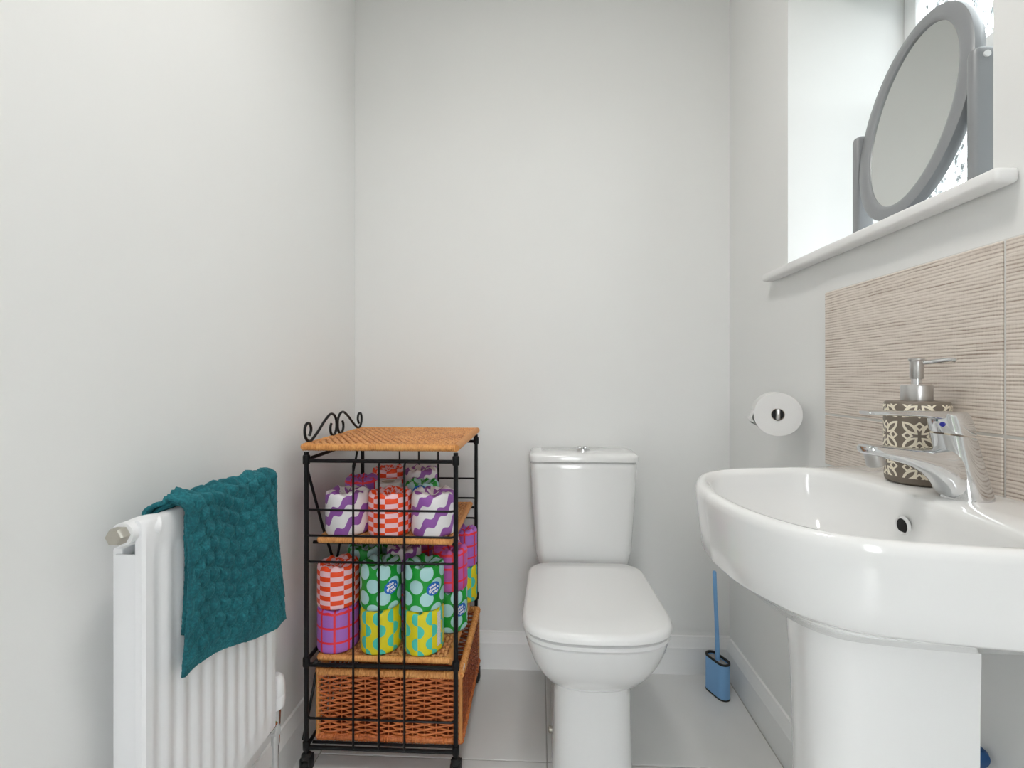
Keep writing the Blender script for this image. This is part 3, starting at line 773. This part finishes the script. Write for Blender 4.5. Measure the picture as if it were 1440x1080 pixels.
for px in (PX0, PX1):
    for z, r in (((.826, .0050), (.300, .0052), (.075, .0050)) if px == PX0 else ((.075, .0036),)):
        obj('side_rail', tube([(px, PY0, z), (px, PY1, z)], r, 8), M['black'], sh)
for z, xi0, xi1 in ((.600, PX0 + .022, PX1 - .012), (.286, PX0 + .022, PX1 - .012)):      # shelf bearers
    for py in ((PY0 + .030, PY1 - .006) if z > .5 else (PY0 + .006, PY1 - .006)):
        obj('shelf_bearer', tube([(PX0 + .004, py, z), (xi1 + .008, py, z)], .0042, 8), M['black'], sh)
    obj('bearer_cap', lathe([(.004, -.006), (.007, -.003), (.007, .004)], (xi0 + .002, PY0 + (.026 if z > .5 else .002), z + .008), 12, axis='y'), M['rubber'], sh)
# crossed braces on the wall side
XB = PX0 - .004
obj('cross_brace', tube([(XB, PY0 + .004, .815), (XB, PY0 + .10, .62), (XB, PY1 - .05, .20), (XB, PY1 - .004, .095)], .0038, 8), M['black'], sh)
obj('cross_brace', tube([(XB - .007, PY1 - .004, .815), (XB - .007, PY1 - .08, .68), (XB - .007, PY0 + .05, .17), (XB - .007, PY0 + .004, .09)], .0038, 8), M['black'], sh)
# scrollwork along the wall-side edge of the top
ZT = .866
def scroll(y0, sgn):
    P = []
    def arc(cy, cz, ry, rz, a0, a1, n_):
        for k in range(n_ + 1):
            a = R_(a0 + (a1 - a0) * k / n_); P.append((cy + ry * math.cos(a), cz + rz * math.sin(a)))
    P.append((.028, .016))                                 # inner end of the outer curl
    arc(.020, .033, .017, .017, -20, 180, 10)
    arc(.031, .028, .028, .027, 180, 300, 9)
    P.extend([(.075, .020), (.115, .046)])
    arc(.160, .032, .036, .032, 125, 0, 9)
    arc(.176, .026, .020, .026, -10, -100, 6)
    arc(.172, .020, .018, .020, -100, -230, 8)
    pts = [(PX0 - .006, y0 + sgn * a_, ZT + .003 + b_) for a_, b_ in P]
    return tube(smooth_path(pts, 2), .0038, 8)
ym_ = (PY0 + PY1) / 2
sc1 = obj('scroll', scroll(ym_ + .005 - .200, 1), M['black'], sh); sc2 = obj('scroll', scroll(ym_ + .005 + .200, -1), M['black'], sh)
# woven cane shelves: a braided edge round a field of woven strands (real relief)
def woven(o0, ux, uy, nrm, W, H, nst, nrow, amp, sub_r=4, sub_c=4, bm=None):
    """woven panel: nrow separate strands along ux, each going over and under nst stakes, open between them"""
    b = bmesh.new(); o0, ux, uy, nrm = Vector(o0), Vector(ux), Vector(uy), Vector(nrm)
    nc = nst * sub_c; pit = H / nrow; n = 6
    for i in range(nrow):
        prev = None; ph_ = random.uniform(-.25, .25)
        for j in range(nc + 1):
            s_ = j / sub_c
            over = math.cos(math.pi * (s_ + i))
            c0 = o0 + ux * (W * j / nc) + uy * (pit * (i + .5) + pit * .07 * math.sin(j * .9 + i * 2.3)) + nrm * (amp * .5 * over)
            hh = pit * (.47 + .02 * math.sin(i * 3.1)) * (.80 + .20 * over + ph_ * .1); th = amp * .20
            cur = [b.verts.new(c0 + uy * (hh * math.cos(2 * math.pi * k / n)) + nrm * (th * math.sin(2 * math.pi * k / n))) for k in range(n)]
            if prev:
                for k in range(n): b.faces.new((prev[k], prev[(k + 1) % n], cur[(k + 1) % n], cur[k]))
            prev = cur
    for k in range(nst + 1):         # the stakes the strands pass
        p = o0 + ux * (W * k / nst)
        r_ = amp * .22
        tube([p + uy * 0.001, p + uy * (H - .001)], r_, 6, bm=b)
    return merge(bm, b)
def braid(pts, r, pitch_, amp, n=8, bm=None):
    """a rod wrapped in cane: ribbed tube along a closed or open polyline"""
    P = [Vector(p) for p in pts]; out = []; rr = []
    for a_, b_ in zip(P, P[1:]):
        L_ = (b_ - a_).length; k = max(2, int(L_ / pitch_ * 3))
        for i in range(k): out.append(a_.lerp(b_, i / k)); rr.append(r + amp * (.5 + .5 * math.cos(2 * math.pi * i / 3)) * random.uniform(.6, 1.2))
    out.append(P[-1]); rr.append(r)
    return tube(out, rr, n, bm=bm)
def cane_shelf(name, x0, x1, y0, y1, zt, r, nst, nrow):
    s = obj(name, box(x0 + r, x1 - r, y0 + r, y1 - r, zt - 1.6 * r, zt - 1.15 * r), M['cane_basket'], sh, smooth=0)
    obj('woven_field', woven((x0 + r, y0 + r, zt - .0045), (0, 1, 0), (1, 0, 0), (0, 0, 1), y1 - y0 - 2 * r, x1 - x0 - 2 * r, nst, nrow, .0052, 4, 4), M['cane_top'], s, smooth=60)
    e = None
    for a_, b_ in (((x0, y0), (x1, y0)), ((x1, y1), (x0, y1)), ((x0, y1), (x0, y0))):
        d = Vector((b_[0] - a_[0], b_[1] - a_[1], 0)).normalized() * 0
        e = braid([(a_[0] + (r if a_[0] == x0 else -r), a_[1] + (r if a_[1] == y0 else -r), zt - r), (b_[0] + (r if b_[0] == x0 else -r), b_[1] + (r if b_[1] == y0 else -r), zt - r)], r * .92, .0065, r * .14, 8, bm=e)
    obj('wrapped_edge', e, M['cane_rim'], s, smooth=60)
    obj('edge_rod', tube([(x1 - r, y0 + r * .4, zt - r), (x1 - r, y1 - r * .4, zt - r)], r, 10), M['caramel'], s)
    return s
cane_shelf('top_shelf', -.622, -.203, 1.186, 1.606, .869, .0095, 24, 42)
cane_shelf('cane_shelf', -.588, -.224, 1.208, 1.585, .620, .0085, 26, 34)
cane_shelf('cane_shelf', -.588, -.224, 1.208, 1.585, .309, .0085, 26, 34)

# ---- wicker drawer basket on the bottom level
BX0, BX1, BY0, BY1, BZ0, BZ1 = -.586, -.206, 1.222, 1.574, .082, .268
bk = thing('wicker_basket', 'brown wicker drawer basket on the lowest level of the trolley', 'basket', ((BX0 + BX1) / 2, (BY0 + BY1) / 2, BZ0))
NRW = 24
obj('front_weave', woven((BX0, BY0, BZ0 + .010), (1, 0, 0), (0, 0, 1), (0, -1, 0), BX1 - BX0, BZ1 - BZ0 - .02, 12, NRW, .0080, 6, 6), M['cane_basket'], bk, smooth=60)
obj('back_weave', woven((BX0, BY1, BZ0 + .010), (1, 0, 0), (0, 0, 1), (0, 1, 0), BX1 - BX0, BZ1 - BZ0 - .02, 12, NRW, .0075, 4, 4), M['cane_basket'], bk, smooth=60)
obj('side_weave', woven((BX1, BY0, BZ0 + .010), (0, 1, 0), (0, 0, 1), (1, 0, 0), BY1 - BY0, BZ1 - BZ0 - .02, 11, NRW, .0075, 5, 5), M['cane_side'], bk, smooth=60)
obj('side_weave', woven((BX0, BY0, BZ0 + .010), (0, 1, 0), (0, 0, 1), (-1, 0, 0), BY1 - BY0, BZ1 - BZ0 - .02, 11, NRW, .0075, 4, 4), M['cane_side'], bk, smooth=60)
obj('floor_board', box(BX0 + .004, BX1 - .004, BY0 + .004, BY1 - .004, BZ0, BZ0 + .006), M['cane_side'], bk, smooth=0)
for z, nm in ((BZ1 - .008, 'top_rim'), (BZ0 + .007, 'bottom_rim')):
    e = None
    cor = [(BX0, BY0, z), (BX1, BY0, z), (BX1, BY1, z), (BX0, BY1, z), (BX0, BY0, z)]
    for a_, b_ in zip(cor, cor[1:]): e = braid([a_, b_], .0082, .0075, .0022, 8, bm=e)
    obj(nm, e, M['cane_rim' if nm == 'top_rim' else 'cane_basket'], bk, smooth=60)
for x, y in ((BX0, BY0), (BX1, BY0), (BX1, BY1), (BX0, BY1)):
    obj('corner_stake', tube([(x, y, BZ0 + .004), (x, y, BZ1 - .006)], .0058, 8), M['caramel'], bk)
obj('care_tag', box(BX1 + .006, BX1 + .0075, 1.235, 1.250, .252, .274, .0003, 1), M['paper'], bk)
for py in (BY0 - .008, BY1 + .006):
    obj('runner', tube([(PX0 + .010, py, .078), (PX1, py, .078)], .0034, 8), M['black'], sh)

# ================================================================= WRAPPED TOILET ROLLS
def roll_mesh(kind, r, h, seed):
    rnd = random.Random(seed); ph = [rnd.uniform(0, 6.28) for _ in range(6)]
    prof = [(r * .80, .0015), (r * .95, .0), (r * .99, .004), (r, .010), (r * 1.004, h * .3), (r, h * .6), (r * .998, h - .014), (r * .985, h - .006), (r * .94, h - .001), (r * .84, h + .001), (r * .70, h), (r * .54, h - .002), (r * .38, h - .005), (r * .22, h - .010), (r * .08, h - .014)]
    def wob(i, a, rr, z):
        if i >= 7:
            k = (i - 6) / 8; amp = .0052 * math.sin(min(1, k * 1.2) * math.pi * .8)
            z += amp * (math.sin(7 * a + ph[0] + 2.2 * k * 3) + .8 * math.sin(12 * a + ph[1] - 5 * k) + .6 * math.sin(4 * a + ph[2]))* .62 + .0015
            rr *= 1 + .03 * k * math.sin(6 * a + ph[3])
        else:
            rr *= 1 + .006 * math.sin(3 * a + ph[4]) * (z / h) + .003 * math.sin(8 * a + ph[5])
        return rr, z
    b = uv_lathe(prof, 56, (0, 0, 0), wob)
    me = bpy.data.meshes.new('toilet_roll_' + kind); bmesh.ops.recalc_face_normals(b, faces=b.faces); b.to_mesh(me); b.free()
    me.shade_smooth(); me.materials.append(WR[kind]); return me
def text_mesh(lines, size):
    """lettering as flat mesh, centred"""
    bm = bmesh.new()
    for k, (t, dx) in enumerate(lines):
        cu = bpy.data.curves.new('t', 'FONT'); cu.body = t; cu.size = size; cu.align_x = 'CENTER'; cu.align_y = 'CENTER'; cu.offset = size * .045; cu.resolution_u = 3
        o = bpy.data.objects.new('t', cu); C.objects.link(o); bpy.context.view_layer.update()
        me = bpy.data.meshes.new_from_object(o.evaluated_get(bpy.context.evaluated_depsgraph_get()))
        me.transform(Matrix.Translation((dx, (len(lines) - 1) / 2 * size * .78 - k * size * .78, 0)))
        bm.from_mesh(me); bpy.data.meshes.remove(me); bpy.data.objects.remove(o); bpy.data.curves.remove(cu)
    return bm
def on_girth(bm, r, u0, v0, tilt):
    c_, s_ = math.cos(tilt), math.sin(tilt)
    for v in bm.verts:
        x, y = v.co.x * c_ - v.co.y * s_ + u0, v.co.x * s_ + v.co.y * c_ + v0
        a = -math.pi / 2 + x / r; v.co = Vector((r * math.cos(a), r * math.sin(a), y))
    return bm
def bare_mesh(bm, m, name):
    me = bpy.data.meshes.new(name); bm.to_mesh(me); bm.free(); me.materials.append(m); return me
def badge_meshes(r):
    b = bmesh.new(); c0 = b.verts.new((0, 0, 0)); prev = None
    for ring in (.5, 1.0):
        cur = [b.verts.new((.0205 * ring * math.cos(2 * math.pi * k / 28), .0175 * ring * math.sin(2 * math.pi * k / 28), 0)) for k in range(28)]
        for k in range(28):
            if prev is None: b.faces.new((c0, cur[k], cur[(k + 1) % 28]))
            else: b.faces.new((prev[k], cur[k], cur[(k + 1) % 28], prev[(k + 1) % 28]))
        prev = cur
    bd = bare_mesh(on_girth(b, r + .0008, 0, 0, R_(18)), M['badge'], 'badge')
    tx = bare_mesh(on_girth(text_mesh([('who', -.001), ('gives a', .0), ('crap', .001)], .0112), r + .0012, 0, 0, R_(18)), M['ink'], 'lettering')
    return bd, tx
cache = {}
def roll(kind, x, y, z, label, r=.0545, h=.112, rot=0, badge=None, group='wrapped toilet rolls on the trolley', seed=1):
    key = (kind, r, h, seed)
    if key not in cache: cache[key] = roll_mesh(kind, r, h, seed)
    o = bpy.data.objects.new('wrapped_toilet_roll', cache[key]); C.objects.link(o)
    o.location = (x, y, z); o.rotation_euler.z = R_(rot); tag(o, label, 'toilet roll', group)
    if badge is not None:
        bk_ = ('badge', r)
        if bk_ not in cache: cache[bk_] = badge_meshes(r)
        b = bpy.data.objects.new('badge', cache[bk_][0]); C.objects.link(b); b.parent = o; b.location.z = badge[1]; b.rotation_euler.z = R_(badge[0])
        t = bpy.data.objects.new('lettering', cache[bk_][1]); C.objects.link(t); t.parent = b
    return o
Z1, Z2 = .6205, .3095        # tops of the two cane shelves
HT, HM = .108, .1115
# upper shelf, front row
roll('wave', -.5260, 1.272, Z1, 'purple and white wave roll next to the wall on the upper cane shelf', r=.0585, h=HT, rot=8)
roll('check', -.4075, 1.270, Z1, 'orange and pink checked roll standing between two purple wave rolls', r=.0575, h=HT, rot=4, seed=2)
roll('wave', -.2880, 1.272, Z1, 'purple and white wave roll at the open end of the upper shelf', r=.0595, h=HT, rot=-28, seed=3)
# upper shelf, behind
roll('plaid', -.545, 1.425, Z1, 'red and purple plaid roll behind the wave roll on the upper shelf', r=.0505, rot=20, h=.112)
roll('check', -.495, 1.527, Z1, 'orange checked roll at the back of the upper shelf', r=.0525, h=.122, rot=10)
roll('wave', -.385, 1.515, Z1, 'dim purple wave roll at the back of the upper shelf', r=.0535, h=.122, rot=-20)
roll('dots', -.350, 1.395, Z1, 'green dotted roll with blue badge hidden in the middle of the upper shelf', r=.0495, h=.106, rot=0, badge=(4, .090))
# a part-used bare roll
ub = thing('bare_toilet_roll', 'unwrapped part-used white roll with open core on the upper shelf', 'toilet roll', (-.450, 1.385, Z1))
prof = [(.020, 0), (.038, 0), (.0385, .002), (.0385, .108), (.038, .110), (.021, .110), (.020, .108), (.020, 0)]
obj('paper', loft([[(-.450 + r * math.cos(2 * math.pi * k / 36), 1.385 + r * math.sin(2 * math.pi * k / 36), Z1 + z) for k in range(36)] for r, z in prof], False, False), M['paper'], ub)
obj('core', loft([[(-.450 + r * math.cos(2 * math.pi * k / 36), 1.385 + r * math.sin(2 * math.pi * k / 36), Z1 + z) for k in range(36)] for r, z in ((.0198, .001), (.0198, .1095), (.0185, .1095), (.0185, .001))], False, False), M['card'], ub)
# lower shelf, front row: three stacks of two
FX = (-.5515, -.4325, -.3140)
roll('plaid', FX[0], 1.268, Z2, 'lilac plaid roll under the orange checked one on the lower shelf', h=HM, rot=10)
roll('check', FX[0], 1.268, Z2 + HM + .0045, 'orange and pink checked roll on top of a lilac plaid one', h=HM - .004, rot=2, seed=4)
roll('half', FX[1], 1.268, Z2, 'yellow and teal roll between the plaid roll and the other yellow one', h=HM, rot=14)
roll('dots', FX[1], 1.268, Z2 + HM + .0045, 'green dotted roll stacked next to the orange checked one', h=HM, rot=-4, badge=(52, .058))
yl = roll('half', FX[2], 1.268, Z2, 'yellow and teal roll with white small-print strip at the open end', h=HM, rot=-3)
roll('dots', FX[2], 1.268, Z2 + HM + .0045, 'green dotted roll stacked next to the magenta plaid one', h=HM, rot=-8, badge=(50, .058), seed=5)
bm = bmesh.new(); uvl = bm.loops.layers.uv.new('UVMap'); prev = None
for k in range(5):
    cur = [bm.verts.new((-.0065 + .013 * k / 4, z, 0)) for z in (.018, .108)]
    if prev: bm.faces.new((prev[0], cur[0], cur[1], prev[1]))
    prev = cur
for f in bm.faces:
    for l_ in f.loops: l_[uvl].uv = (l_.vert.co.x, l_.vert.co.y)
on_girth(bm, .0553, 0, 0, 0)
lb = bpy.data.objects.new('small_print_label', bare_mesh(bm, M['small_print'], 'small_print_label')); C.objects.link(lb); lb.parent = yl; lb.rotation_euler.z = R_(63)
# lower shelf, second row
RB, HB = .0505, .112
def stack(x, y, lo, hi, la, lb_, rot=0, r=RB, h=HB, badge=None):
    roll(lo, x, y, Z2, la, r=r, h=h, rot=rot, badge=badge); roll(hi, x, y, Z2 + h + .0045, lb_, r=r, h=h, rot=rot + 15, seed=6)
stack(-.520, 1.384, 'half', 'dots', 'yellow and teal roll hidden beneath a dim green dotted roll', 'dim green dotted roll behind the orange checked stack')
stack(-.402, 1.384, 'plaid', 'wave', 'lilac plaid roll hidden beneath a dim purple wave roll', 'dim purple wave roll behind the green dotted stacks')
stack(-.262, 1.378, 'dots', 'magenta', 'green dotted roll underneath the magenta plaid one', 'magenta plaid roll on top of a green dotted one', rot=0, badge=(48, .062))
# third row
stack(-.503, 1.500, 'check', 'dots', 'orange checked roll hidden at the back next to the wall', 'dim green dotted roll at the back next to the wall')
stack(-.395, 1.500, 'dots', 'magenta', 'green dotted roll hidden at the back of the lower shelf', 'dim magenta plaid roll at the back of the lower shelf')
stack(-.293, 1.474, 'wave', 'check', 'purple wave roll underneath an orange checked one at the back', 'orange checked roll on top of a purple wave one at the back', rot=20, r=.0425)
stack(-.245, 1.547, 'half', 'plaid', 'yellow and teal roll underneath a plaid one in the rear corner', 'plaid roll on top of a yellow and teal one in the rear corner', rot=40, r=.0400)
